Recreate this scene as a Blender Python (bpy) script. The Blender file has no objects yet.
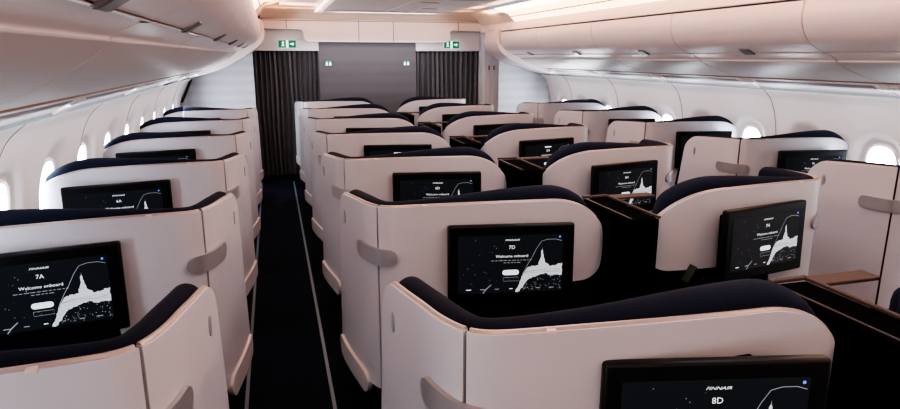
import bpy, bmesh, math, random
from math import sin, cos, pi, sqrt, radians
from mathutils import Vector, Matrix
random.seed(7)
C = bpy.context.scene.collection
EYE = 1.85                                   # camera height above the carpet
MID = 1.545                                  # centre line of the cabin

# ------------------------------------------------------------------ materials
def mat(name, col, rough=.5, metal=0, noise=.0, nscale=8, bump=0, bscale=200, coat=0, emit=None, estr=0, spec=.5, sheen=0):
    m = bpy.data.materials.new(name); m.use_nodes = True
    nt = m.node_tree; b = nt.nodes['Principled BSDF']
    b.inputs['Base Color'].default_value = (*col, 1); b.inputs['Roughness'].default_value = rough
    b.inputs['Metallic'].default_value = metal; b.inputs['Coat Weight'].default_value = coat
    b.inputs['Specular IOR Level'].default_value = spec; b.inputs['Sheen Weight'].default_value = sheen
    tc = nt.nodes.new('ShaderNodeTexCoord')
    if noise:
        n = nt.nodes.new('ShaderNodeTexNoise'); n.inputs['Scale'].default_value = nscale; n.inputs['Detail'].default_value = 4
        r = nt.nodes.new('ShaderNodeMapRange'); r.inputs['To Min'].default_value = 1-noise; r.inputs['To Max'].default_value = 1+noise
        mx = nt.nodes.new('ShaderNodeVectorMath'); mx.operation = 'SCALE'; mx.inputs[0].default_value = col
        nt.links.new(tc.outputs['Object'], n.inputs['Vector']); nt.links.new(n.outputs['Fac'], r.inputs['Value'])
        nt.links.new(r.outputs['Result'], mx.inputs['Scale']); nt.links.new(mx.outputs['Vector'], b.inputs['Base Color'])
    if bump:
        n = nt.nodes.new('ShaderNodeTexNoise'); n.inputs['Scale'].default_value = bscale
        bp = nt.nodes.new('ShaderNodeBump'); bp.inputs['Strength'].default_value = bump; bp.inputs['Distance'].default_value = .002
        nt.links.new(tc.outputs['Object'], n.inputs['Vector']); nt.links.new(n.outputs['Fac'], bp.inputs['Height'])
        nt.links.new(bp.outputs['Normal'], b.inputs['Normal'])
    if emit:
        b.inputs['Emission Color'].default_value = (*emit, 1); b.inputs['Emission Strength'].default_value = estr
    return m
M = dict(
 shell=mat('shell_plastic', (.485,.472,.52), .42, noise=.03, nscale=3, bump=.02, bscale=400),
 lip=mat('shell_lip', (.56,.51,.53), .35),
 trim=mat('champagne_trim', (.40,.33,.31), .35, metal=.3),
 navy=mat('navy_wool', (.009,.012,.027), .95, noise=.35, nscale=260, bump=.5, bscale=900, sheen=.02, spec=.15),
 gap=mat('gap_black', (.01,.009,.01), .8),
 handle=mat('handle_metal', (.38,.37,.40), .34, metal=.55, noise=.03),
 tab=mat('tab_plastic', (.62,.5,.46), .4),
 black=mat('black_plastic', (.004,.004,.005), .38, spec=.25),
 satin=mat('black_satin', (.0015,.0015,.002), .9, spec=.02),
 glass=mat('screen_glass', (.008,.009,.011), .16, spec=.3, emit=(.045,.055,.07), estr=.16),
 glow=mat('screen_white', (.5,.5,.5), .4, emit=(.8,.87,.95), estr=.75),
 glowdim=mat('screen_grey', (.2,.2,.2), .4, emit=(.55,.65,.75), estr=.3),
 glowmap=mat('screen_map', (.3,.3,.3), .4, emit=(.62,.68,.76), estr=.6),
 bluedot=mat('screen_blue', (.02,.05,.3), .4, emit=(.15,.3,1), estr=.9),
 tan=mat('tan_laminate', (.075,.052,.047), .75, spec=.2, noise=.08, nscale=30),
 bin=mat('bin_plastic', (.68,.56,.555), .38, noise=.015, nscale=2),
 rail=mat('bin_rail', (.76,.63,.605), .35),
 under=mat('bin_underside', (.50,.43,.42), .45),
 dark=mat('dark_line', (.09,.05,.045), .7),
 latch=mat('latch_grey', (.22,.19,.19), .35, metal=.5),
 brown=mat('brown_strip', (.34,.20,.15), .5),
 psu=mat('service_panel', (.66,.63,.65), .3),
 psud=mat('service_grey', (.30,.28,.30), .35),
 wall=mat('sidewall', (.78,.74,.745), .5, noise=.01, nscale=3),
 ceil=mat('ceiling_panel', (.70,.57,.555), .45),
 cove=mat('cove_panel', (.85,.66,.52), .5),
 coveglow=mat('cove_glow', (.9,.6,.4), .5, emit=(1,.63,.36), estr=3.6),
 pinkglow=mat('pink_glow', (.9,.8,.8), .5, emit=(1,.72,.70), estr=1.8),
 beam=mat('beam_panel', (.80,.66,.63), .45),
 bulk=mat('bulkhead_laminate', (.105,.106,.125), .55, noise=.03, nscale=4),
 grey=mat('grey_partition', (.40,.42,.47), .45, noise=.02, nscale=3),
 white=mat('closet_white', (.62,.60,.64), .4),
 curtain=mat('curtain_cloth', (.115,.12,.138), .9, noise=.15, nscale=90, bump=.3, bscale=600),
 carpet=mat('navy_carpet', (.0065,.009,.018), .97, noise=.35, nscale=60, bump=.6, bscale=700, spec=.15),
 strip=mat('path_strip', (.14,.19,.25), .5),
 green=mat('sign_green', (.0,.13,.07), .5, emit=(0,.26,.14), estr=.3),
 signw=mat('sign_white', (.7,.9,.8), .5, emit=(.7,1,.85), estr=1.1),
 pane=mat('window_light', (.8,.85,.9), .5, emit=(.80,.91,1.0), estr=16),
 shade=mat('window_shade', (.75,.74,.74), .6, emit=(.85,.92,1.0), estr=.35),  # emission stands in for daylight coming through a lowered shade
 magg=mat('card_green', (.035,.05,.03), .5), mago=mat('card_blue', (.03,.045,.07), .5),
)
# horizontal banding on the laminate bulkhead
def banded(m, scale=11, amt=.12):
    nt = m.node_tree; b = nt.nodes['Principled BSDF']
    tc = nt.nodes.new('ShaderNodeTexCoord'); w = nt.nodes.new('ShaderNodeTexWave')
    w.bands_direction = 'Z'; w.inputs['Scale'].default_value = scale/6; w.inputs['Distortion'].default_value = .6
    r = nt.nodes.new('ShaderNodeMapRange'); r.inputs['To Min'].default_value = 1-amt; r.inputs['To Max'].default_value = 1+amt
    col = tuple(b.inputs['Base Color'].default_value)[:3]
    mx = nt.nodes.new('ShaderNodeVectorMath'); mx.operation = 'SCALE'; mx.inputs[0].default_value = col
    nt.links.new(tc.outputs['Object'], w.inputs['Vector']); nt.links.new(w.outputs['Fac'], r.inputs['Value'])
    nt.links.new(r.outputs['Result'], mx.inputs['Scale']); nt.links.new(mx.outputs['Vector'], b.inputs['Base Color'])
banded(M['bulk'], 12, .035); banded(M['grey'], 14, .06)

# ------------------------------------------------------------------ helpers
def link(name, me, parent=None, smooth=True, sm=35):
    if smooth:
        me.polygons.foreach_set('use_smooth', [True]*len(me.polygons))
        try: me.set_sharp_from_angle(angle=radians(sm))
        except Exception: pass
    o = bpy.data.objects.new(name, me); C.objects.link(o)
    if parent: o.parent = parent
    return o
def build(name, bm, m, parent=None, smooth=True, bevel=0, seg=2, recalc=True):
    if recalc: bmesh.ops.recalc_face_normals(bm, faces=bm.faces)
    me = bpy.data.meshes.new(name); bm.to_mesh(me); bm.free()
    for x in (m if isinstance(m, (list, tuple)) else [m]): me.materials.append(x)
    o = link(name, me, parent, smooth)
    if bevel:
        b = o.modifiers.new('bevel', 'BEVEL'); b.width = bevel; b.segments = seg; b.limit_method = 'ANGLE'; b.angle_limit = radians(40)
    return o
def empty(name, loc=(0,0,0)):
    o = bpy.data.objects.new(name, None); o.empty_display_size = .1; o.location = loc; C.objects.link(o); return o
def tag(o, label=None, cat=None, group=None, kind=None):
    for k, v in (('label',label),('category',cat),('group',group),('kind',kind)):
        if v: o[k] = v
    return o
def box(bm, x0,x1,y0,y1,z0,z1, mi=0, M4=None):
    vs = [bm.verts.new((x,y,z)) for x in (x0,x1) for y in (y0,y1) for z in (z0,z1)]
    if M4 is not None:
        for v in vs: v.co = M4 @ v.co
    for q in ((0,1,3,2),(4,6,7,5),(0,4,5,1),(2,3,7,6),(0,2,6,4),(1,5,7,3)):
        f = bm.faces.new([vs[i] for i in q]); f.material_index = mi
    return vs
def prism(bm, pts, y0, y1, axis='y', mi=0):
    """outline of 2D points swept along an axis; pts are (a,b)."""
    def P(a,b,t): return {'y':(a,t,b),'z':(a,b,t),'x':(t,a,b)}[axis]
    A = [bm.verts.new(P(a,b,y0)) for a,b in pts]; B = [bm.verts.new(P(a,b,y1)) for a,b in pts]
    n = len(pts)
    for i in range(n):
        f = bm.faces.new((A[i],A[(i+1)%n],B[(i+1)%n],B[i])); f.material_index = mi
    bm.faces.new(A[::-1]).material_index = mi; bm.faces.new(B).material_index = mi
def catmull(P, n):
    out = []
    m = len(P)
    for i in range(m-1):
        p0 = P[max(i-1,0)]; p1 = P[i]; p2 = P[i+1]; p3 = P[min(i+2,m-1)]
        for j in range(n):
            t = j/n
            out.append(tuple(.5*((2*p1[k])+(-p0[k]+p2[k])*t+(2*p0[k]-5*p1[k]+4*p2[k]-p3[k])*t*t+(-p0[k]+3*p1[k]-3*p2[k]+p3[k])*t**3) for k in range(len(p1))))
    out.append(tuple(P[-1])); return out
class Path:
    """arc-length parametrised plan curve; s = 0 at the seam, positive towards the inner end"""
    def __init__(s, pts, seam_i):
        q = catmull(pts, 12); s.q = q; L = [0]
        for a,b in zip(q,q[1:]): L.append(L[-1]+math.dist(a,b))
        off = L[seam_i*12]; s.L = [l-off for l in L]; s.s0 = s.L[0]; s.s1 = s.L[-1]
    def at(s, t):
        L = s.L; q = s.q
        if t <= L[0]: i = 0
        elif t >= L[-1]: i = len(L)-2
        else:
            lo, hi = 0, len(L)-1
            while hi-lo > 1:
                m = (lo+hi)//2
                if L[m] <= t: lo = m
                else: hi = m
            i = lo
        a, b = Vector(q[i]), Vector(q[i+1]); d = b-a; k = (t-L[i])/(L[i+1]-L[i])
        p = a+d*k; d.normalize()
        # smooth the normal with neighbours
        return p, Vector((d.y,-d.x))          # normal points outward (to the rear / aisle)
    def nrm(s, t, e=.02):
        a = s.at(t-e)[0]; b = s.at(t+e)[0]; d = (b-a).normalized(); return Vector((d.y,-d.x))
    def off(s, t, o):
        return s.at(t)[0] + s.nrm(t)*o

# plan curve of the shell, in metres relative to the seam (x towards the inner end, y forward)
PATH = Path([(-.112,.86),(-.110,.70),(-.104,.52),(-.095,.42),(-.078,.30),(-.060,.20),(-.044,.11),(-.024,.045),(0,0),(.035,-.027),(.09,-.042),(.20,-.058),(.40,-.078),(.60,-.086),(.78,-.084),(.88,-.078),(.95,-.070),(.995,-.055),(1.022,-.030)], 8)
HT = 1.232
TIP = -.50                                     # arc position of the wing tip
END = PATH.s1
RND = .31
def ztop(s):
    if s < 0:
        z = HT - .030*min(1,(s/TIP))**1.5
        return z
    a, b = RND, .25
    c = END-a
    if s > c: return HT - b*(1-sqrt(max(0,1-((s-c)/a)**2.1)))
    return HT + .006*sin(pi*s/c)
def slab(bm, S, lo, hi, o0, o1, nr=8, slant=None, mi=0):
    """plate that follows PATH: columns S, heights lo(s)..hi(s), between two offsets"""
    g = []
    for o in (o1, o0):
        G = []
        for s in S:
            l, h = lo(s), hi(s); col = []
            for j in range(nr+1):
                z = l+(h-l)*j/nr
                ss = s + (slant(s,z) if slant else 0)
                p = PATH.off(ss, o); col.append(bm.verts.new((p.x,p.y,z)))
            G.append(col)
        g.append(G)
    A, B = g; n = len(S)
    for i in range(n-1):
        for j in range(nr):
            bm.faces.new((A[i][j],A[i+1][j],A[i+1][j+1],A[i][j+1])).material_index = mi
            bm.faces.new((B[i][j],B[i][j+1],B[i+1][j+1],B[i+1][j])).material_index = mi
        for j in (0,nr):
            bm.faces.new((A[i][j],B[i][j],B[i+1][j],A[i+1][j])).material_index = mi
    for i in (0,n-1):
        for j in range(nr):
            bm.faces.new((A[i][j],A[i][j+1],B[i][j+1],B[i][j])).material_index = mi
def lin(a,b,n): return [a+(b-a)*i/(n-1) for i in range(n)]
def roundlim(s, a, b, r, z0, z1):
    """rounded-rectangle limits at s"""
    d = 0
    if s < a+r: d = r - sqrt(max(0,r*r-(a+r-s)**2))
    if s > b-r: d = max(d, r - sqrt(max(0,r*r-(s-b+r)**2)))
    return z0+d, z1-d
def ring_tube(bm, pts, r, n=6):
    rings = []
    for i,p in enumerate(pts):
        a = Vector(pts[max(i-1,0)]); b = Vector(pts[min(i+1,len(pts)-1)]); t = (b-a).normalized()
        u = t.cross(Vector((0,0,1)));
        if u.length < .05: u = t.cross(Vector((1,0,0)))
        u.normalize(); w = u.cross(t)
        rings.append([bm.verts.new(Vector(p)+(u*cos(2*pi*k/n)+w*sin(2*pi*k/n))*r) for k in range(n)])
    for A,B in zip(rings,rings[1:]):
        for k in range(n): bm.faces.new((A[k],A[(k+1)%n],B[(k+1)%n],B[k]))
    bm.faces.new(rings[0][::-1]); bm.faces.new(rings[-1])

def text_into(bm, s, size, x, z, y, mi=0, align='CENTER', shear=0, extend=1):
    cu = bpy.data.curves.new('t','FONT'); cu.body = s; cu.size = size; cu.align_x = align; cu.shear = shear; cu.resolution_u = 2
    o = bpy.data.objects.new('t', cu); C.objects.link(o)
    dg = bpy.context.evaluated_depsgraph_get(); me = bpy.data.meshes.new_from_object(o.evaluated_get(dg))
    n = len(bm.verts)
    vs = [bm.verts.new((v.co.x*extend+x, y, v.co.y+z)) for v in me.vertices]
    for p in me.polygons:
        try: bm.faces.new([vs[i] for i in p.vertices]).material_index = mi
        except ValueError: pass
    bpy.data.objects.remove(o); bpy.data.curves.remove(cu); bpy.data.meshes.remove(me)
def flat(bm, pts, y, mi=0):
    bm.faces.new([bm.verts.new((a,y,b)) for a,b in pts]).material_index = mi
def pill(bm, x0,x1,z0,z1,y,mi=0,n=6):
    r = (z1-z0)/2; c = (z0+z1)/2; P = []
    for k in range(n+1):
        a = -pi/2+pi*k/n; P.append((x1-r+r*cos(a), c+r*sin(a)))
    for k in range(n+1):
        a = pi/2+pi*k/n; P.append((x0+r+r*cos(a), c+r*sin(a)))
    flat(bm, P, y, mi)
def ribbon(bm, pts, w, y, mi=0):
    L = []; R = []
    for i,p in enumerate(pts):
        a = Vector(pts[max(i-1,0)]); b = Vector(pts[min(i+1,len(pts)-1)]); t = (b-a).normalized(); n = Vector((-t.y,t.x))*w/2
        L.append(bm.verts.new((p[0]+n.x,y,p[1]+n.y))); R.append(bm.verts.new((p[0]-n.x,y,p[1]-n.y)))
    for i in range(len(pts)-1): bm.faces.new((L[i],L[i+1],R[i+1],R[i])).material_index = mi

# ------------------------------------------------------------------ the seat, built once for each hand
MW, MH = .548, .352                            # monitor outside size
AW, AH = .455, .256                            # lit area
def monitor_parts(root, hand, code, detail, shift=False):
    """screen facing the row behind; hand=+1 screen turned one way, -1 the other"""
    mo = empty('monitor'); mo.parent = root
    ang = radians(-9.5)*hand
    mo.location = (.532 if hand > 0 else (-.545 if not shift else -.437), -.175, 1.85-.870); mo.rotation_euler = (radians(-2.0), 0, ang)
    bm = bmesh.new(); box(bm, -MW/2,MW/2,-.0,.034,-MH/2,MH/2)
    bz = build('bezel', bm, M['black'], mo, bevel=.010, seg=3)
    bm = bmesh.new(); box(bm, -MW/2+.03,MW/2-.03,.03,.075,-MH/2+.03,MH/2-.03)
    build('rear_housing', bm, M['satin'], mo, bevel=.012)
    bm = bmesh.new(); box(bm, -.09,.09,.07,.125,-.12,.10); box(bm, .02,.13,.075,.115,.06,.150)
    build('mounting_arm', bm, M['satin'], mo, bevel=.01)
    ox, oz = -.004, .004
    bm = bmesh.new(); pill_pts = []
    r = .006
    for cx_,cz_,a0 in ((AW/2-r,AH/2-r,0),(-AW/2+r,AH/2-r,pi/2),(-AW/2+r,-AH/2+r,pi),(AW/2-r,-AH/2+r,3*pi/2)):
        for k in range(4):
            a = a0+pi/2*k/3; pill_pts.append((cx_+r*cos(a)+ox, cz_+r*sin(a)+oz))
    flat(bm, pill_pts, -.0012)
    scr = build('screen', bm, M['glass'], mo, smooth=False)
    # picture on the screen: px frame of the lit area -> metres
    def q(u, v): return ((u-.5)*AW+ox, (.5-v)*AH+oz)
    bm = bmesh.new(); Y = -.0022
    if detail:
        x,z = q(.51,.085); text_into(bm, 'FINNAIR', .0115, x, z-.004, Y, 0, shear=.35, extend=1.45)
        x,z = q(.51,.205); text_into(bm, code, .023, x, z-.009, Y, 0)
        x,z = q(.51,.36); text_into(bm, 'Welcome onboard', .0175, x, z-.006, Y, 0, extend=1.05)
        build('screen_lettering', bm, [M['glow']], mo, smooth=False); bm = bmesh.new()
        for v, a, b in ((.435,.31,.70),(.475,.43,.60)):
            u = a
            while u < b:
                du = random.uniform(.018,.04); x0,z0 = q(u,v); x1,_ = q(min(u+du,b),v); pill(bm,x0,x1,z0-.0014,z0+.0014,Y,1,2); u += du+.007
        for i,u in enumerate((.10,.235,.37,.505,.635,.765,.895)):
            x,z = q(u,.93); w = (.012,.012,.010,.008,.006,.010,.012)[i]; pill(bm, x-w,x+w,z-.0018,z+.0018,Y,0 if i in(0,3) else 1,2)
        random.seed(3)
        for _ in range(26):
            x,z = q(random.uniform(.02,.5), random.uniform(.05,.85)); d = random.uniform(.0008,.0022)
            flat(bm, [(x-d,z),(x,z-d),(x+d,z),(x,z+d)], Y, 2)
    else:
        x,z = q(.51,.085); pill(bm, x-.034,x+.034,z-.005,z+.005,Y,0,3)
        x,z = q(.51,.205); text_into(bm, code, .029, x, z-.011, Y, 0)
        x,z = q(.51,.36); pill(bm,x-.07,x+.07,z-.005,z+.005,Y,1,3)
    build('menu_lettering' if detail else 'screen_lettering', bm, [M['glow'],M['glowdim'],M['glowdim'],M['glowmap']], mo, smooth=False); bm = bmesh.new()
    x0,z0 = q(.42,.69); x1,z1 = q(.58,.60); pill(bm, x0,x1,z0,z1,Y,0)
    P = [q(.43,.73),q(.575,.73),q(.575,.795),q(.43,.795),q(.43,.73)]; ribbon(bm, P, .0016, Y, 1)
    # winding shoreline shape in white
    mk = bmesh.new()
    E = [(.545,.99),(.575,.88),(.60,.76),(.625,.66),(.66,.57),(.71,.545),(.76,.54),(.785,.40),(.80,.22),(.815,.40),(.84,.50),(.88,.555),(.93,.54),(.995,.50),(.995,.72),(.94,.715),(.90,.72),(.84,.68),(.78,.70),(.72,.735),(.67,.78),(.63,.86),(.585,.985)]
    rj = random.Random(9)
    def ragged(P, n=5, a=.012):
        out = []
        for p,r in zip(P, P[1:]+P[:1]):
            for t in range(n): out.append((p[0]+(r[0]-p[0])*t/n+rj.uniform(-a,a)*(t>0)*.5, p[1]+(r[1]-p[1])*t/n+rj.uniform(-a,a)*(t>0)))
        return out
    flat(mk, [q(*e) for e in ragged(E)], Y-.0002, 3)
    ribbon(mk, [q(*e) for e in ((.61,.70),(.66,.52),(.70,.40),(.745,.24),(.79,.12),(.85,.09),(.93,.09),(.985,.12))], .0020, Y-.0004, 1)
    ribbon(mk, [q(*e) for e in ((.235,1.0),(.265,.93),(.315,.85))], .004, Y, 1)
    for _ in range(4):   # fine current lines inside the pale shape
        v0 = rj.uniform(.60,.70); ribbon(mk, [q(.62+.09*t,v0+rj.uniform(-.03,.03)) for t in range(5)], .0014, Y-.0005, 2)
    rr = random.Random(5)
    for _ in range(90 if detail else 14):
        u = rr.uniform(.60,.99); v = rr.uniform(.70,.96); x,z = q(u,v); d = rr.uniform(.0006,.0026)
        flat(mk, [(x-d,z),(x,z-d),(x+d,z),(x,z+d)], Y-.0003, 2)
    MM = [M['glow'],M['glowdim'],M['glowdim'],M['glowmap']]
    build('start_button', bm, MM, mo, smooth=False)
    build('screen_map_pattern', mk, MM, mo, smooth=False)
    bm = bmesh.new(); x,z = q(.965,.05); n = 12
    flat(bm, [(x+.0045*cos(2*pi*k/n), z+.0045*sin(2*pi*k/n)) for k in range(n)], Y-.0006)
    build('indicator_dot', bm, M['bluedot'], mo, smooth=False)
    return mo

def mirror_bm(bm, hand):
    if hand < 0:
        for v in bm.verts: v.co.x = -v.co.x
    return bm
def make_seat(hand):
    global RND
    RND = .31 if hand > 0 else .41
    root = empty('airline_seat')
    def B(name, bm, m, **k): return build(name, mirror_bm(bm, hand), m, root, **k)
    TH = .020
    # rear shell: full height near the seam, cut away over the footwell
    def lo(s):
        zl = .395; zc = .845
        if s < .27: return zl
        if s < .36: t = (s-.27)/.09; return zl+(zc-zl)*(3*t*t-2*t**3)
        r = .13
        if s > END-r: return zc + r - sqrt(max(0, r*r-(s-END+r)**2)) if s < END else zc+r
        return zc
    S = lin(.004,.27,10)+lin(.28,.36,8)+lin(.38,END-RND,10)+[END-RND+RND*sin(pi/2*k/22) for k in range(1,23)]
    bm = bmesh.new(); slab(bm, S, lo, ztop, 0, TH, 12); B('rear_shell', bm, M['shell'], bevel=.0055, seg=2)
    # aisle wing with its forward-leaning rounded tip
    r = .10
    def wtop(s):
        z = ztop(s); d = s-TIP
        if d < r: z -= r - sqrt(max(0, r*r-(r-d)**2))
        return z
    sl = lambda s,z: -.15*max(0,(HT-z))*max(0,(s/TIP))
    S = [TIP + r*(1-cos(pi/2*k/9)) for k in range(9)] + lin(TIP+r,-.004,22)
    bm = bmesh.new(); slab(bm, S, lambda s: .385-.03*(s/TIP), wtop, 0, TH, 14, sl); B('side_wing', bm, M['shell'], bevel=.0055, seg=2)
    # dark joint behind the seam
    bm = bmesh.new(); slab(bm, lin(-.03,.03,5), lambda s:.40, lambda s:HT-.012, -.006, .008, 2); B('seam_backing', bm, M['gap'])
    # lower side panel that runs forward along the aisle
    a, b = -.60, -.09
    bm = bmesh.new(); slab(bm, [a+.05*(1-cos(pi/2*k/8)) for k in range(8)]+lin(a+.05,b-.05,12)+[b-.05+.05*sin(pi/2*k/8) for k in range(1,9)], lambda s: roundlim(s,a,b,.05,.315,.42)[0], lambda s: roundlim(s,a,b,.05,.315,.42)[1], .008, .034, 6)
    B('lower_side_panel', bm, M['lip'], bevel=.007)
    # champagne edging along the top
    pts = []
    for s in lin(TIP+.03, -.006, 24): p = PATH.off(s, TH*.35); pts.append((p.x,p.y,wtop(s)+.001))
    bm = bmesh.new(); ring_tube(bm, pts, .0072)
    pts = []
    for s in lin(.006, END-.06, 50): p = PATH.off(s, TH*.35); pts.append((p.x,p.y,ztop(s)+.001))
    ring_tube(bm, pts, .0072)
    B('edge_trim', bm, M['trim'])
    # navy padded lining: a rounded roll that follows the inside of the shell
    def rise(s):
        if s < 0: return .012 + .006*(s/TIP)
        t = min(1,max(0,(s-.05)/.72)); return .012+.044*(t*t*(3-2*t))
    def thick(s):
        if s < 0: return .076
        t = min(1,max(0,(s-.3)/.55)); return .085+.035*t
    bm = bmesh.new(); rings = []
    a0, a1 = TIP+.035, END-.035
    SS = [a0+.05*(1-cos(pi/2*k/6)) for k in range(6)] + lin(a0+.05,a1-.12,44) + [a1-.12+.12*sin(pi/2*k/10) for k in range(1,11)]
    for s in SS:
        t = thick(s); zt = (wtop(s) if s < 0 else ztop(s))+rise(s)
        if s > END-.30: zt -= .02*((s-END+.30)/.30)**2
        e = 1
        if s < a0+.05: e = sqrt(max(.02,1-((a0+.05-s)/.05)**2)); zt -= .035*(1-e)
        if s > a1-.10: e = sqrt(max(.02,1-((s-a1+.10)/.10)**2)); zt -= .05*(1-e)
        t = t*(.35+.65*e); R = t/2; rz = min(R, .045); ring = []
        zb = .42 if s < .27 else (.42 if s < 0 else .86)
        zb = .45
        for o,z in ([(-.002,zb)] + [(-.002-R+R*cos(a), zt-rz+rz*sin(a)) for a in [pi*k/10 for k in range(11)]] + [(-.002-t,zb)]):
            p = PATH.off(s, o); ring.append(bm.verts.new((p.x,p.y,z)))
        rings.append(ring)
    for A_,B_ in zip(rings,rings[1:]):
        n = len(A_)
        for k in range(n): bm.faces.new((A_[k],A_[(k+1)%n],B_[(k+1)%n],B_[k]))
    bm.faces.new(rings[0][::-1]); bm.faces.new(rings[-1])
    B('padded_lining', bm, M['navy'])
    # grey grab handle wrapped over the seam
    a, b = -.165, .075
    bm = bmesh.new()
    hz = lambda s: 1.020-.008*(s-a)/(b-a)
    slab(bm, [a+.036*(1-cos(pi/2*k/7)) for k in range(7)]+lin(a+.036,b-.036,12)+[b-.036+.036*sin(pi/2*k/7) for k in range(1,8)],
         lambda s: roundlim(s,a,b,.036,hz(s)-.037,hz(s)+.037)[0], lambda s: roundlim(s,a,b,.036,hz(s)-.037,hz(s)+.037)[1], TH, TH+.014, 4)
    B('seam_handle', bm, M['handle'], bevel=.006, seg=3)
    # small oval button close to the wing tip
    bm = bmesh.new(); c = -.40
    slab(bm, [c-.012*cos(pi*k/10) for k in range(11)], lambda s: 1.098-.030*sqrt(max(0,1-((s-c)/.0121)**2))-.001, lambda s: 1.098+.030*sqrt(max(0,1-((s-c)/.0121)**2))+.001, TH, TH+.003, 3)
    B('release_button', bm, M['handle'])
    # little light tab on the top edge
    bm = bmesh.new(); slab(bm, lin(.178,.200,3), lambda s: HT-.002, lambda s: HT+.010, -.002, TH+.003, 1); B('latch_tab', bm, M['tab'], bevel=.002)
    # dark footwell under the rear panel
    bm = bmesh.new()
    box(bm, .34,.98,-.05,-.035+.02,.30,.855); box(bm, .33,.35,-.05,.34,.30,.855); box(bm, .98,1.0,-.05,.34,.30,.855); box(bm,.34,.98,.32,.34,.30,.855)
    B('footwell', bm, M['satin'], smooth=False)
    # base and the seat inside the shell
    bm = bmesh.new(); box(bm, -.02,.92,.02,.98,0,.34); B('base', bm, M['satin'], bevel=.02)
    bm = bmesh.new(); box(bm, .10,.66,.36,.96,.345,.50); B('seat_cushion', bm, M['navy'], bevel=.05, seg=4)
    bm = bmesh.new(); box(bm, .10,.66,.10,.30,.40,1.08); B('backrest', bm, M['navy'], bevel=.06, seg=4)
    bm = bmesh.new(); box(bm, .69,.93,.36,.98,.34,.66); B('armrest_console', bm, M['satin'], bevel=.02)
    return root
def copy_tree(o, parent=None):
    c = o.copy(); C.objects.link(c)
    if parent: c.parent = parent
    for ch in list(o.children): copy_tree(ch, c)
    return c

PITCH = 1.27
ORD = ['nearest','second','third','fourth','fifth','sixth','seventh']
cols = {  # letter: (hand, seam x, seam y of row 0, rows, column words)
 'D': (1, .405, 1.285, range(0,7), 'centre column beside the left aisle'),
 'H': (-1, 2.685, 1.285, range(0,7), 'centre column beside the right aisle'),
 'A': (-1, -.328, 1.40, range(0,6), 'left window column'),
 'L': (1, 3.385, 1.41, range(1,6), 'right window column'),
}
proto = {1: make_seat(1), -1: make_seat(-1)}
used = {1: False, -1: False}
todo = []
for L,(hand,sx,sy,rows,words) in cols.items():
    for k in rows: todo.append((L,k,hand,sx,sy,words))
for L,k,hand,sx,sy,words in todo:
    base = proto[hand]
    o = base if not used[hand] else copy_tree(base)
    if used[hand] is False: used[hand] = o
    o.location = (sx, sy+(1.282 if L == 'A' else PITCH)*k, 0)
    first = cols[L][3][0]
    code = f'{8-k}{L}'
    n = ORD[k-first]
    if (L,k) in (('D',0),('D',1),('D',2),('H',1),('H',2),('A',1),('A',2),('L',2)):
        lab = f'white navy-rimmed seat shell with {code} screen, {n} in {words}'
    else:
        lab = f'white navy-rimmed seat shell, {n} in the {words}'
    tag(o, lab, 'airline seat', 'seats of the '+words)
# monitors are added after the shells are copied, so each one carries its own row number
random.seed(11)
mons = {}
for L,k,hand,sx,sy,words in todo:
    o = [x for x in C.objects if x.parent is None and x.name.startswith('airline_seat') and abs(x.location.x-sx) < 1e-4 and abs(x.location.y-sy-(1.282 if L == 'A' else PITCH)*k) < 1e-4][0]
    mo_ = monitor_parts(o, hand, f'{8-k}{L}', k <= 2, L == 'H')
    if (L,k) == ('D',0): mo_.location.x += .028; mo_.rotation_euler.z = radians(-12.5)

# ------------------------------------------------------------------ consoles between the two centre seats
def make_console():
    r = empty('side_console')
    bm = bmesh.new(); box(bm, 0,.140,0,.46,0,1.145); build('cabinet', bm, M['satin'], r, bevel=.008)
    bm = bmesh.new()
    box(bm, .130,.145,.0,.47,1.146,1.158); box(bm, .0,.145,.455,.475,1.146,1.158)
    box(bm, .145,.38,.40,.475,1.142,1.154); build('top_edging', bm, M['tan'], r, bevel=.003)
    bm = bmesh.new(); box(bm, .0,.012,.01,.44,1.10,1.152); build('side_flap', bm, M['black'], r, bevel=.003)
    return r
pc = make_console()
for k in range(0,6):
    o = pc if k == 0 else copy_tree(pc)
    o.location = (1.482, 1.285+PITCH*k-.215+.0, 0)
    tag(o, f'narrow black console with tan top edge between seats {8-k}D and {8-k}H', 'console', 'consoles between the centre seats')
# card left in the footwell pocket of 7H
bm = bmesh.new()
cr = tag(empty('safety_card', (1.885,2.40,.80)), 'small folded card propped under the shell with the 7H screen', 'card')
prism(bm, [(-.045,0),(.0,.075),(.004,.07),(-.035,0)], 0,.05); build('cover', bm, M['magg'], cr, smooth=False)
bm = bmesh.new(); prism(bm, [(.004,.07),(.0,.075),(.05,.0),(.04,0)], 0,.05); build('page', bm, M['mago'], cr, smooth=False)

# ------------------------------------------------------------------ cabin shell
Y0, Y1, YB = -1.6, 10.0, 9.15
def struct(name, bm, m, **k): return tag(build(name, bm, m, **k), kind='structure')
bm = bmesh.new(); box(bm, MID-2.9,MID+2.9,Y0,Y1+.6,-.06,0); struct('floor', bm, M['carpet'], smooth=False)
def strip(n, x):
    bm = bmesh.new(); box(bm, x-.010,x+.010,Y0+.1,9.6,.001,.006); struct(f'trim_{n}', bm, M['strip'], smooth=False)
strip(1,-.245); strip(2,.215); strip(3,2.875); strip(4,3.335)

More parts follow.
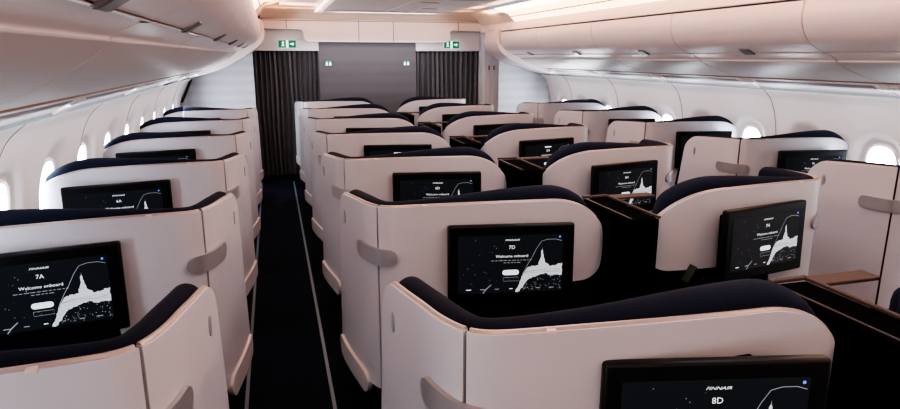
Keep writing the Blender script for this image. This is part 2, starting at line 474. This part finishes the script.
# side walls with window recesses
PROF = [(2.58,-.285),(2.66,-.36),(2.715,-.47),(2.755,-.62),(2.785,-.80),(2.80,-1.0),(2.80,-1.3),(2.77,-1.6),(2.72,-1.85)]
pr = catmull(PROF, 9)
WP = .672; WYS = {1:3.60-WP*7, -1:3.93-WP*7}; WZS = {1:1.85-.84, -1:1.85-.755}
def wall_d(z):
    for a,b in zip(pr,pr[1:]):
        if b[1] <= z <= a[1]: return a[0]+(b[0]-a[0])*(z-a[1])/(b[1]-a[1])
    return 2.8
def wall(side):
    bm = bmesh.new(); ys = []; y = Y0
    while y < YB+1.0: ys.append(y); y += .026
    rows = []
    for d,z in pr:
        zz = z+EYE; row = []; WZ = WZS[side]
        for y in ys:
            WY0 = WYS[side]; k = round((y-WY0)/WP); dy = y-(WY0+k*WP); dz = zz-WZ
            r = ((abs(dy)/.235)**2.6+(abs(dz)/.315)**2.6)**(1/2.6)
            f = 0
            if r < 1: t = min(1,(1-r)/.46); f = .052*t*t*(3-2*t)
            row.append(bm.verts.new((MID+side*(d+f), y, zz)))
        rows.append(row)
    for A_,B_ in zip(rows,rows[1:]):
        for i in range(len(ys)-1): bm.faces.new((A_[i],A_[i+1],B_[i+1],B_[i]))
    struct('wall_left' if side < 0 else 'wall_right', bm, M['wall'])
wall(-1); wall(1)
wn = 1
for side in (-1,1):
    for i in range(-1,17):
        y = WYS[side]+WP*i
        if y > 9.0 or y < -1.2: continue
        WZ = WZS[side]
        n = 28; hw, hh = .122, .18
        def outline(s=1, zc=0): return [(y+hw*s*math.copysign(abs(cos(2*pi*k/n))**.72,cos(2*pi*k/n)), WZ+zc+hh*s*math.copysign(abs(sin(2*pi*k/n))**.72,sin(2*pi*k/n))) for k in range(n)]
        X_ = lambda b: MID+side*(wall_d(b-EYE)+.038)
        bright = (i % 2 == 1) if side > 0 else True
        bm = bmesh.new()
        I = outline(); O = outline(1.13)
        vi = [bm.verts.new((X_(b),a,b)) for a,b in I]; vo = [bm.verts.new((X_(b)+side*.010,a,b)) for a,b in O]; vf = [bm.verts.new((X_(b)-side*.008,a,b)) for a,b in outline(1.06)]
        for k in range(n):
            bm.faces.new((vi[k],vi[(k+1)%n],vf[(k+1)%n],vf[k])); bm.faces.new((vf[k],vf[(k+1)%n],vo[(k+1)%n],vo[k]))
        fr = struct(f'window_{wn}', bm, M['wall'], recalc=True)
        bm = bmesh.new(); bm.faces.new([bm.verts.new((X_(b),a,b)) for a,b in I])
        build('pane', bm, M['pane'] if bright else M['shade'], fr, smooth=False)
        wn += 1
tn = 5
for side, ys_ in ((1,(1.92,3.25,4.60,5.95,7.30,8.62)),(-1,(.42,1.75,3.08,4.40,5.73,7.05,8.38))):
    for y in ys_:
        bm = bmesh.new(); pts = [(MID+side*(d-.002), y, z+EYE) for d,z in pr[:60]]; ring_tube(bm, pts, .0028 if side > 0 else .0012, 4)
        struct(f'trim_{tn}', bm, M['dark']); tn += 1

# overhead bins
SEAMR = [-1.05,.38,1.88,3.33,4.70,6.07,7.50,8.80]
FLAT = False
def lift(side, z):
    if FLAT: return 0
    t = min(1,max(0,(z+.19)/.19)); return (.010+.030*t) if side < 0 else (.012-.052*t)
def sect(side, pts, y0, y1, bm, mi=0, thick=None):
    A_ = [bm.verts.new((MID+side*d, y0, EYE+z+lift(side,z))) for d,z in pts]; B_ = [bm.verts.new((MID+side*d, y1, EYE+z+lift(side,z))) for d,z in pts]
    n = len(pts)
    for i in range(n): bm.faces.new((A_[i],A_[(i+1)%n],B_[(i+1)%n],B_[i])).material_index = mi
    bm.faces.new(A_[::-1]).material_index = mi; bm.faces.new(B_).material_index = mi
DOOR = catmull([(1.672,.375),(1.662,.29),(1.685,.20),(1.745,.125),(1.865,.062)],7)
DOOR_in = [(d+.03,z+.005) for d,z in DOOR][::-1]
RAIL = catmull([(1.868,.055),(1.880,.062),(1.895,.056),(1.935,.038),(1.965,.022),(1.980,.012),(1.982,.000)],4)
UND = catmull([(1.98,.001),(2.06,-.052),(2.17,-.105),(2.29,-.150),(2.415,-.187)],6)
UND_in = [(d+.01,z+.03) for d,z in UND][::-1]
bin_group = {-1:'overhead bins along the left side', 1:'overhead bins along the right side'}
cnt = {-1:0,1:0}
words = ['nearest','second','third','fourth','fifth','sixth','seventh']
for side in (-1,1):
    S_ = SEAMR if side > 0 else [-1.05,.62,2.03,3.46,5.02,6.45,7.70,8.80]
    for i in range(len(S_)-1):
        y0, y1 = S_[i]+.004, S_[i+1]-.004
        if y1 < .2: continue
        r = empty('overhead_bin', (MID+side*1.7,(y0+y1)/2,EYE)); 
        def part(nm, bm, m, **k):
            for v in bm.verts: v.co -= r.location
            return build(nm, bm, m, r, **k)
        bm = bmesh.new(); sect(side, DOOR+DOOR_in, y0,y1, bm); door = part('bin_door', bm, M['bin'], bevel=.006)
        bm = bmesh.new(); yc = (y0+y1)/2 if side > 0 else (y0+y1)/2
        if side > 0: yc = (3.984,5.346,6.735,8.10)[i-3] if i >= 3 and i-3 < 4 else yc
        else: yc = {1:1.45,2:2.74,3:4.19,4:5.60,5:7.0,6:8.2}.get(i,yc)
        L_ = [(1.800,.086),(1.858,.050),(1.874,.047),(1.878,.056),(1.86,.078),(1.81,.102)]
        sect(side, L_, yc-.05,yc+.05, bm); part('bin_latch', bm, M['latch'], bevel=.005)
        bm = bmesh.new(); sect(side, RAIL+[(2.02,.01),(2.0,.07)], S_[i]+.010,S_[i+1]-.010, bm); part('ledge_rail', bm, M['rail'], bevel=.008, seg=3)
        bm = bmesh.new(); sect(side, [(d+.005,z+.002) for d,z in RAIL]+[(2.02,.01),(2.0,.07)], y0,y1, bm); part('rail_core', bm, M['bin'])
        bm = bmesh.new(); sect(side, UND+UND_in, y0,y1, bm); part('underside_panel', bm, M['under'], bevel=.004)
        bm = bmesh.new(); sect(side, [(2.417,-.184),(2.421,-.196),(2.436,-.194),(2.436,-.17)], y0,y1, bm); part('brown_edge', bm, M['brown'])
        # passenger service strip under the bin: white channel, grey lens, end blocks
        bm = bmesh.new(); sect(side, [(2.43,-.175),(2.43,-.200),(2.475,-.222),(2.585,-.285),(2.60,-.26)], y0,y1, bm); part('service_channel', bm, M['psu'], bevel=.003)
        bm = bmesh.new(); sect(side, [(2.450,-.206),(2.458,-.2175),(2.51,-.2460),(2.515,-.235)], y0+.12,y1-.12, bm); part('service_lens', bm, M['psud'])
        bm = bmesh.new(); sect(side, [(2.445,-.198),(2.45,-.224),(2.56,-.286),(2.57,-.27)], y0,y0+.07, bm); part('service_block', bm, M['psu'], bevel=.004)
        bm = bmesh.new(); sect(side, [(2.445,-.198),(2.45,-.224),(2.56,-.286),(2.57,-.27)], y1-.07,y1, bm); part('service_block', bm, M['psu'], bevel=.004)
        w = words[cnt[side]] if i < len(S_)-2 else 'farthest'
        tag(r, f'pinkish white overhead bin with grey latch, {w} on the {"left" if side<0 else "right"} side', 'overhead bin', bin_group[side]); cnt[side] += 1
    # bin end cap, backing
    bm = bmesh.new(); full = catmull([(1.65,.43),(1.625,.375),(1.615,.26),(1.655,.13),(1.78,.02),(2.02,-.11),(2.28,-.21),(2.60,-.292)],6)+[(2.75,-.30),(2.75,.43)]
    sect(side, full, S_[-1]+.004, YB+.25, bm); tag(build('bin_end_cap', bm, M['bin'], bevel=.01), f'rounded pinkish white end cap closing the {"left" if side<0 else "right"} row of bins', 'end cap')
    bm = bmesh.new(); sect(side, [(1.715,.37),(1.73,.22),(1.80,.14),(1.90,.09),(2.03,.02),(2.12,-.04),(2.30,-.12),(2.45,-.16),(2.60,-.24),(2.75,-.25),(2.75,.37)], Y0, S_[-1], bm)
    struct('ceiling_bin_box_'+('left' if side<0 else 'right'), bm, M['gap'], smooth=False)
    # fascia above the bins and the lit cove
    bm = bmesh.new(); sect(side, [(1.676,.392),(1.678,.42),(1.690,.49),(1.695,.503),(1.80,.503),(1.80,.392)], Y0,9.78, bm)
    struct('trim_fascia_'+('left' if side<0 else 'right'), bm, M['beam'], bevel=.006)
    # warm light band
    bm = bmesh.new(); sect(side, [(1.700,.505),(1.60,.60),(1.40,.66),(1.42,.67),(1.62,.62),(1.72,.505)], Y0,YB-.8, bm)
    tag(build('cove_light', bm, M['coveglow']), f'warm glowing light band above the {"left" if side<0 else "right"} bins', 'light')
    bm = bmesh.new(); sect(side, [(1.640,.556),(1.632,.566),(1.640,.574),(1.655,.56)], Y0,YB-.8, bm); struct('trim_slot_'+('left' if side<0 else 'right'), bm, M['brown'], smooth=False)
    bm = bmesh.new(); sect(side, [(1.700,.505),(1.60,.60),(1.40,.66),(1.42,.67),(1.62,.62),(1.72,.505)], YB-.8,Y1-.25, bm)
    struct('trim_cove_'+('left' if side<0 else 'right'), bm, M['cove'])
# ceiling: flat centre panels, raised coves on both sides
ce = [(-.85,.58),(-.87,.60),(-.93,.655),(-1.40,.665),(-1.40,.70),(1.40,.70),(1.40,.665),(.93,.655),(.87,.60),(.85,.58)]
bm = bmesh.new(); prism(bm, [(MID+a,EYE+b) for a,b in ce], Y0, 9.42); struct('ceiling', bm, M['ceil'], smooth=False)
for i,y in enumerate((1.0,2.9,4.8,6.7,8.6)):
    bm = bmesh.new(); box(bm, MID-.85,MID+.85,y-.003,y+.003,EYE+.5775,EYE+.5800); struct(f'trim_{30+i}', bm, M['dark'], smooth=False)
for i,(x,y) in enumerate(((1.75,7.1),(1.95,8.0),(1.78,5.8),(1.5,4.6))):
    bm = bmesh.new(); box(bm, x-.11,x+.11,y-.035,y+.035,EYE+.574,EYE+.5802)
    tag(build('ceiling_vent', bm, M['psud'], bevel=.003), ['small grey slot vent in the middle ceiling panel, third from the front','small grey slot vent in the ceiling panel, closest to the front beam','small grey slot vent in the ceiling panel, second from the camera','small grey slot vent in the ceiling panel, closest to the camera'][i], 'vent', 'ceiling vents')
bm = bmesh.new()
for x in (MID+.30,MID-.02): box(bm, x-.006,x+.006,Y0,Y1-.3,EYE+.5765,EYE+.5802)
struct('trim_40', bm, M['psu'], smooth=False)
for side in (-1,1):
    bm = bmesh.new(); x = MID+side*.90; box(bm, x-.02,x+.02,Y0,YB+.2,EYE+.600,EYE+.612)
    tag(build('ceiling_strip_light', bm, M['pinkglow'], smooth=False), f'thin pink white light strip along the {"left" if side<0 else "right"} edge of the ceiling panel', 'light')

bm = bmesh.new(); prism(bm, [(9.30,EYE+.640),(9.55,EYE+.600),(9.79,EYE+.535),(9.92,EYE+.535),(9.92,EYE+.71),(9.30,EYE+.71)], -.12, 3.20, axis='x'); struct('trim_58', bm, M['cove'], smooth=False)
# front of the cabin: beam, curtains, centre monument, closets
YF = 9.8
def arcpts(cx_,cz_,r,a0,a1,n=6): return [(cx_+r*cos(a0+(a1-a0)*k/n), cz_+r*sin(a0+(a1-a0)*k/n)) for k in range(n+1)]
bl, br = .505, 2.72
P = [(-.10,EYE+.385),(bl-.08,EYE+.385)] + arcpts(bl-.08+.0,EYE+.335,.05,pi/2,0,4) + arcpts(bl+.06,EYE+.29,.085,pi,3*pi/2,5) + arcpts(br-.06,EYE+.29,.085,3*pi/2,2*pi,5) + arcpts(br+.06,EYE+.335,.05,pi,pi/2,4) + [(3.45,EYE+.375),(3.45,EYE+.53),(-.10,EYE+.53)]
bm = bmesh.new(); prism(bm, P, YF, YF+.12); struct('beam', bm, M['beam'], bevel=.008)
for i,(x,z0,z1) in enumerate(((.245,.39,.52),(1.30,.21,.52),(1.83,.21,.52),(2.87,.385,.52))):
    bm = bmesh.new(); box(bm, x-.004,x+.004,YF-.003,YF+.004,EYE+z0,EYE+z1); struct(f'trim_{50+i}', bm, M['dark'], smooth=False)
bm = bmesh.new(); box(bm, -.1,3.45,YF-.004,YF+.003,EYE+.505,EYE+.512); struct('trim_54', bm, M['dark'], smooth=False)
bm = bmesh.new(); box(bm, .05,3.1,YF-.02,YF+.02,EYE+.532,EYE+.536); struct('trim_55', bm, M['beam'])
bm = bmesh.new(); box(bm, -1.6,4.7,Y1+.5,Y1+.55,0,EYE+.75); struct('wall_front', bm, M['bulk'], smooth=False)
# centre monument
bm = bmesh.new(); box(bm, .70,2.225,Y1,Y1+.4,0,EYE+.32); struct('wall_monument', bm, M['bulk'], smooth=False)
bm = bmesh.new(); box(bm, .70,2.225,Y1-.006,Y1,EYE-.64,EYE-.55); struct('trim_56', bm, M['bulk'], smooth=False)
def header(n, x0, x1):
    bm = bmesh.new(); box(bm, x0,x1,Y1-.02,Y1+.3,EYE+.075,EYE+.42); struct(n, bm, M['beam'] if 0 else M['white'], bevel=.005)
header('lintel_left', -.26,.705); header('lintel_right', 2.22,3.285)
def curtain(x0,x1,label):
    bm = bmesh.new(); n = 150; yb = Y1+.07
    top = []; bot = []
    rr = random.Random(int(x0*100)); ph = [rr.uniform(0,6) for _ in range(3)]
    rows = []
    for j in range(9):
        z = .02+(EYE+.09-.02)*j/8; row = []
        for i in range(n+1):
            t = i/n; x = x0+(x1-x0)*t
            fo = .030*sin(t*2*pi*13+ph[0]+.5*sin(t*9+ph[1]))+.010*sin(t*2*pi*29+ph[2])
            row.append(bm.verts.new((x+.006*sin(j*.9+t*8), yb+fo, z)))
        rows.append(row)
    for A_,B_ in zip(rows,rows[1:]):
        for i in range(n): bm.faces.new((A_[i],A_[i+1],B_[i+1],B_[i]))
    r = empty('curtain', ((x0+x1)/2,yb,0)); 
    for v in bm.verts: v.co -= r.location
    build('curtain_cloth', bm, M['curtain'], r, recalc=False)
    bm = bmesh.new(); ring_tube(bm, [(x0-r.location.x,0,EYE+.10),(x1-r.location.x,0,EYE+.10)], .008); build('curtain_track', bm, M['handle'], r)
    tag(r, label, 'curtain', 'cabin curtains')
curtain(-.245,.70,'dark grey pleated curtain closing the end of the left aisle'); curtain(2.23,3.28,'dark grey pleated curtain closing the end of the right aisle')
# exit signs
def exit_sign(x, label):
    r = empty('exit_sign', (x,Y1-.04,EYE+.175))
    bm = bmesh.new(); box(bm, -.125,.125,0,.018,-.052,.052); build('sign_board', bm, M['signw'], r, bevel=.004)
    bm = bmesh.new(); box(bm, -.126,-.016,-.003,0,-.053,.053); box(bm, .016,.126,-.003,0,-.053,.053); build('green_panel', bm, M['green'], r, smooth=False)
    bm = bmesh.new()   # running figure and arrow
    flat(bm, [(-.085,-.035),(-.075,-.035),(-.065,-.010),(-.055,-.03),(-.04,-.03),(-.058,.005),(-.055,.02),(-.04,.012),(-.04,.02),(-.056,.03),(-.075,.022),(-.083,.008),(-.075,.008),(-.070,.013),(-.072,-.005)], -.005)
    flat(bm, [(-.062+.007*cos(2*pi*k/8),.037+.007*sin(2*pi*k/8)) for k in range(8)], -.005)
    flat(bm, [(.04,-.008),(.075,-.008),(.075,-.025),(.10,0),(.075,.025),(.075,.008),(.04,.008)], -.005)
    build('pictogram', bm, M['signw'], r, smooth=False)
    tag(r, label, 'exit sign', 'exit signs')
exit_sign(.245,'small green exit sign on the panel above the left curtain'); exit_sign(2.80,'small green exit sign on the panel above the right curtain')
def lav_sign(x,label):
    r = empty('lavatory_sign', (x,Y1-.012,EYE-.11))
    bm = bmesh.new(); box(bm, -.055,.055,0,.01,-.036,.036); build('sign_plate', bm, M['green'], r, bevel=.003)
    bm = bmesh.new()
    for dx in (-.026,.026):
        flat(bm, [(dx+.008*cos(2*pi*k/8),.020+.008*sin(2*pi*k/8)) for k in range(8)], -.004)
        flat(bm, [(dx-.014,.009),(dx-.016,-.03),(dx+.016,-.03),(dx+.014,.009)], -.004)
    build('pictogram', bm, M['signw'], r, smooth=False)
    tag(r, label, 'sign', 'glowing signs on the centre wall')
lav_sign(.845,'small glowing pale green sign on the grey centre wall, beside the left curtain'); lav_sign(2.065,'small glowing pale green sign on the grey centre wall, beside the right curtain')
# left end: grey partition with a dark edge, right end: white closet and grey partition
bm = bmesh.new(); box(bm, -1.33,-.25,9.42,9.46,0,EYE+.42); struct('partition_left', bm, M['grey'], smooth=False)
bm = bmesh.new(); prism(bm, [(-1.02,EYE-.17),(-.99,EYE-.17),(-1.20,EYE-.62),(-1.235,EYE-.62)], 9.30,9.34); struct('trim_57', bm, M['gap'], smooth=False)
r = tag(empty('closet', (3.42,Y1-.2,0)), 'tall white closet right of the right curtain with two small dark latches', 'closet')
bm = bmesh.new(); box(bm, -.125,.22,0,.4,0,EYE+.45); build('carcass', bm, M['white'], r, bevel=.004)
bm = bmesh.new(); box(bm, -.12,-.005,-.012,0,.1,EYE+.14); build('door', bm, M['white'], r, bevel=.004)
bm = bmesh.new(); box(bm, .005,.20,-.012,0,.1,EYE+.14); build('door', bm, M['white'], r, bevel=.004)
for dx in (-.04,.045):
    bm = bmesh.new(); box(bm, dx-.012,dx+.012,-.022,-.012,EYE-.22,EYE-.15); build('latch', bm, M['latch'], r, bevel=.003)
bm = bmesh.new(); box(bm, 3.42,4.62,9.42,9.46,0,EYE+.42); struct('partition_right', bm, M['grey'], smooth=False)
bm = bmesh.new(); box(bm, MID-2.9,MID+2.9,Y0-.05,Y0,0,EYE+.75); struct('wall_rear', bm, M['wall'], smooth=False)

# ------------------------------------------------------------------ light
def area(name, loc, rot, sx_, sy_, power, col):
    l = bpy.data.lights.new(name,'AREA'); l.shape = 'RECTANGLE'; l.size = sx_; l.size_y = sy_; l.energy = power; l.color = col
    o = bpy.data.objects.new(name, l); o.location = loc; o.rotation_euler = rot; C.objects.link(o); return o
area('ceiling_fill', (MID,4.6,EYE+.570), (0,0,0), .5, 8.0, 46, (1,.92,.94))  # added general fill below the centre panel, not a cabin fixture
for side in (-1,1):
    area('cove_uplight', (MID+side*1.50,3.8,EYE+.50), (0,radians(120*side),0), .06, 10.0, 36, (1,.80,.72))
    area('sidewall_wash', (MID+side*2.47,3.8,EYE-.235), (0,radians(-28*side),0), .04, 10.0, 16, (.92,.95,1))
for side in (-1,1):
    area('cove_end_light', (MID+side*1.22,8.75,EYE+.50), (radians(160),0,0), .5,.25, 5 if side<0 else 3, (1,.58,.32))
area('soffit_fill', (MID,8.9,EYE+.53), (radians(135),0,0), 1.4,.05, 3.5, (1,.80,.74))  # added lamp that brightens the soffit above the beam, no fixture
area('rear_fill', (MID,-1.3,2.05), (radians(78),0,0), 3.0, .5, 5, (1,.93,.95))  # added unseen fill behind the camera for the shell backs
area('bulkhead_fill', (1.5,Y1-.35,EYE+.19), (radians(20),0,0), 2.0, .1, 5, (1,.93,.93))  # fill lamp in front of the curtains, aimed down at the bulkhead
for side in (-1,1):
    area('daylight_left' if side<0 else 'daylight_right', (MID+side*2.55,8.3,1.25), (0,radians(90*side),0), .3,1.2, 22, (.85,.92,1))
w = bpy.data.worlds.new('world'); bpy.context.scene.world = w; w.use_nodes = True
w.node_tree.nodes['Background'].inputs[0].default_value = (.6,.7,.8,1); w.node_tree.nodes['Background'].inputs[1].default_value = .5

# ------------------------------------------------------------------ camera
cam = bpy.data.cameras.new('camera'); co = bpy.data.objects.new('camera', cam); C.objects.link(co)
cam.sensor_width = 36; cam.lens = 25.0; cam.clip_start = .02
co.location = (0,0,EYE); co.rotation_euler = (radians(90-13.365),0,radians(-15.57))
bpy.context.scene.camera = co
sc = bpy.context.scene
sc.view_settings.view_transform = 'AgX'; sc.view_settings.look = 'AgX - High Contrast'; sc.view_settings.exposure = .24
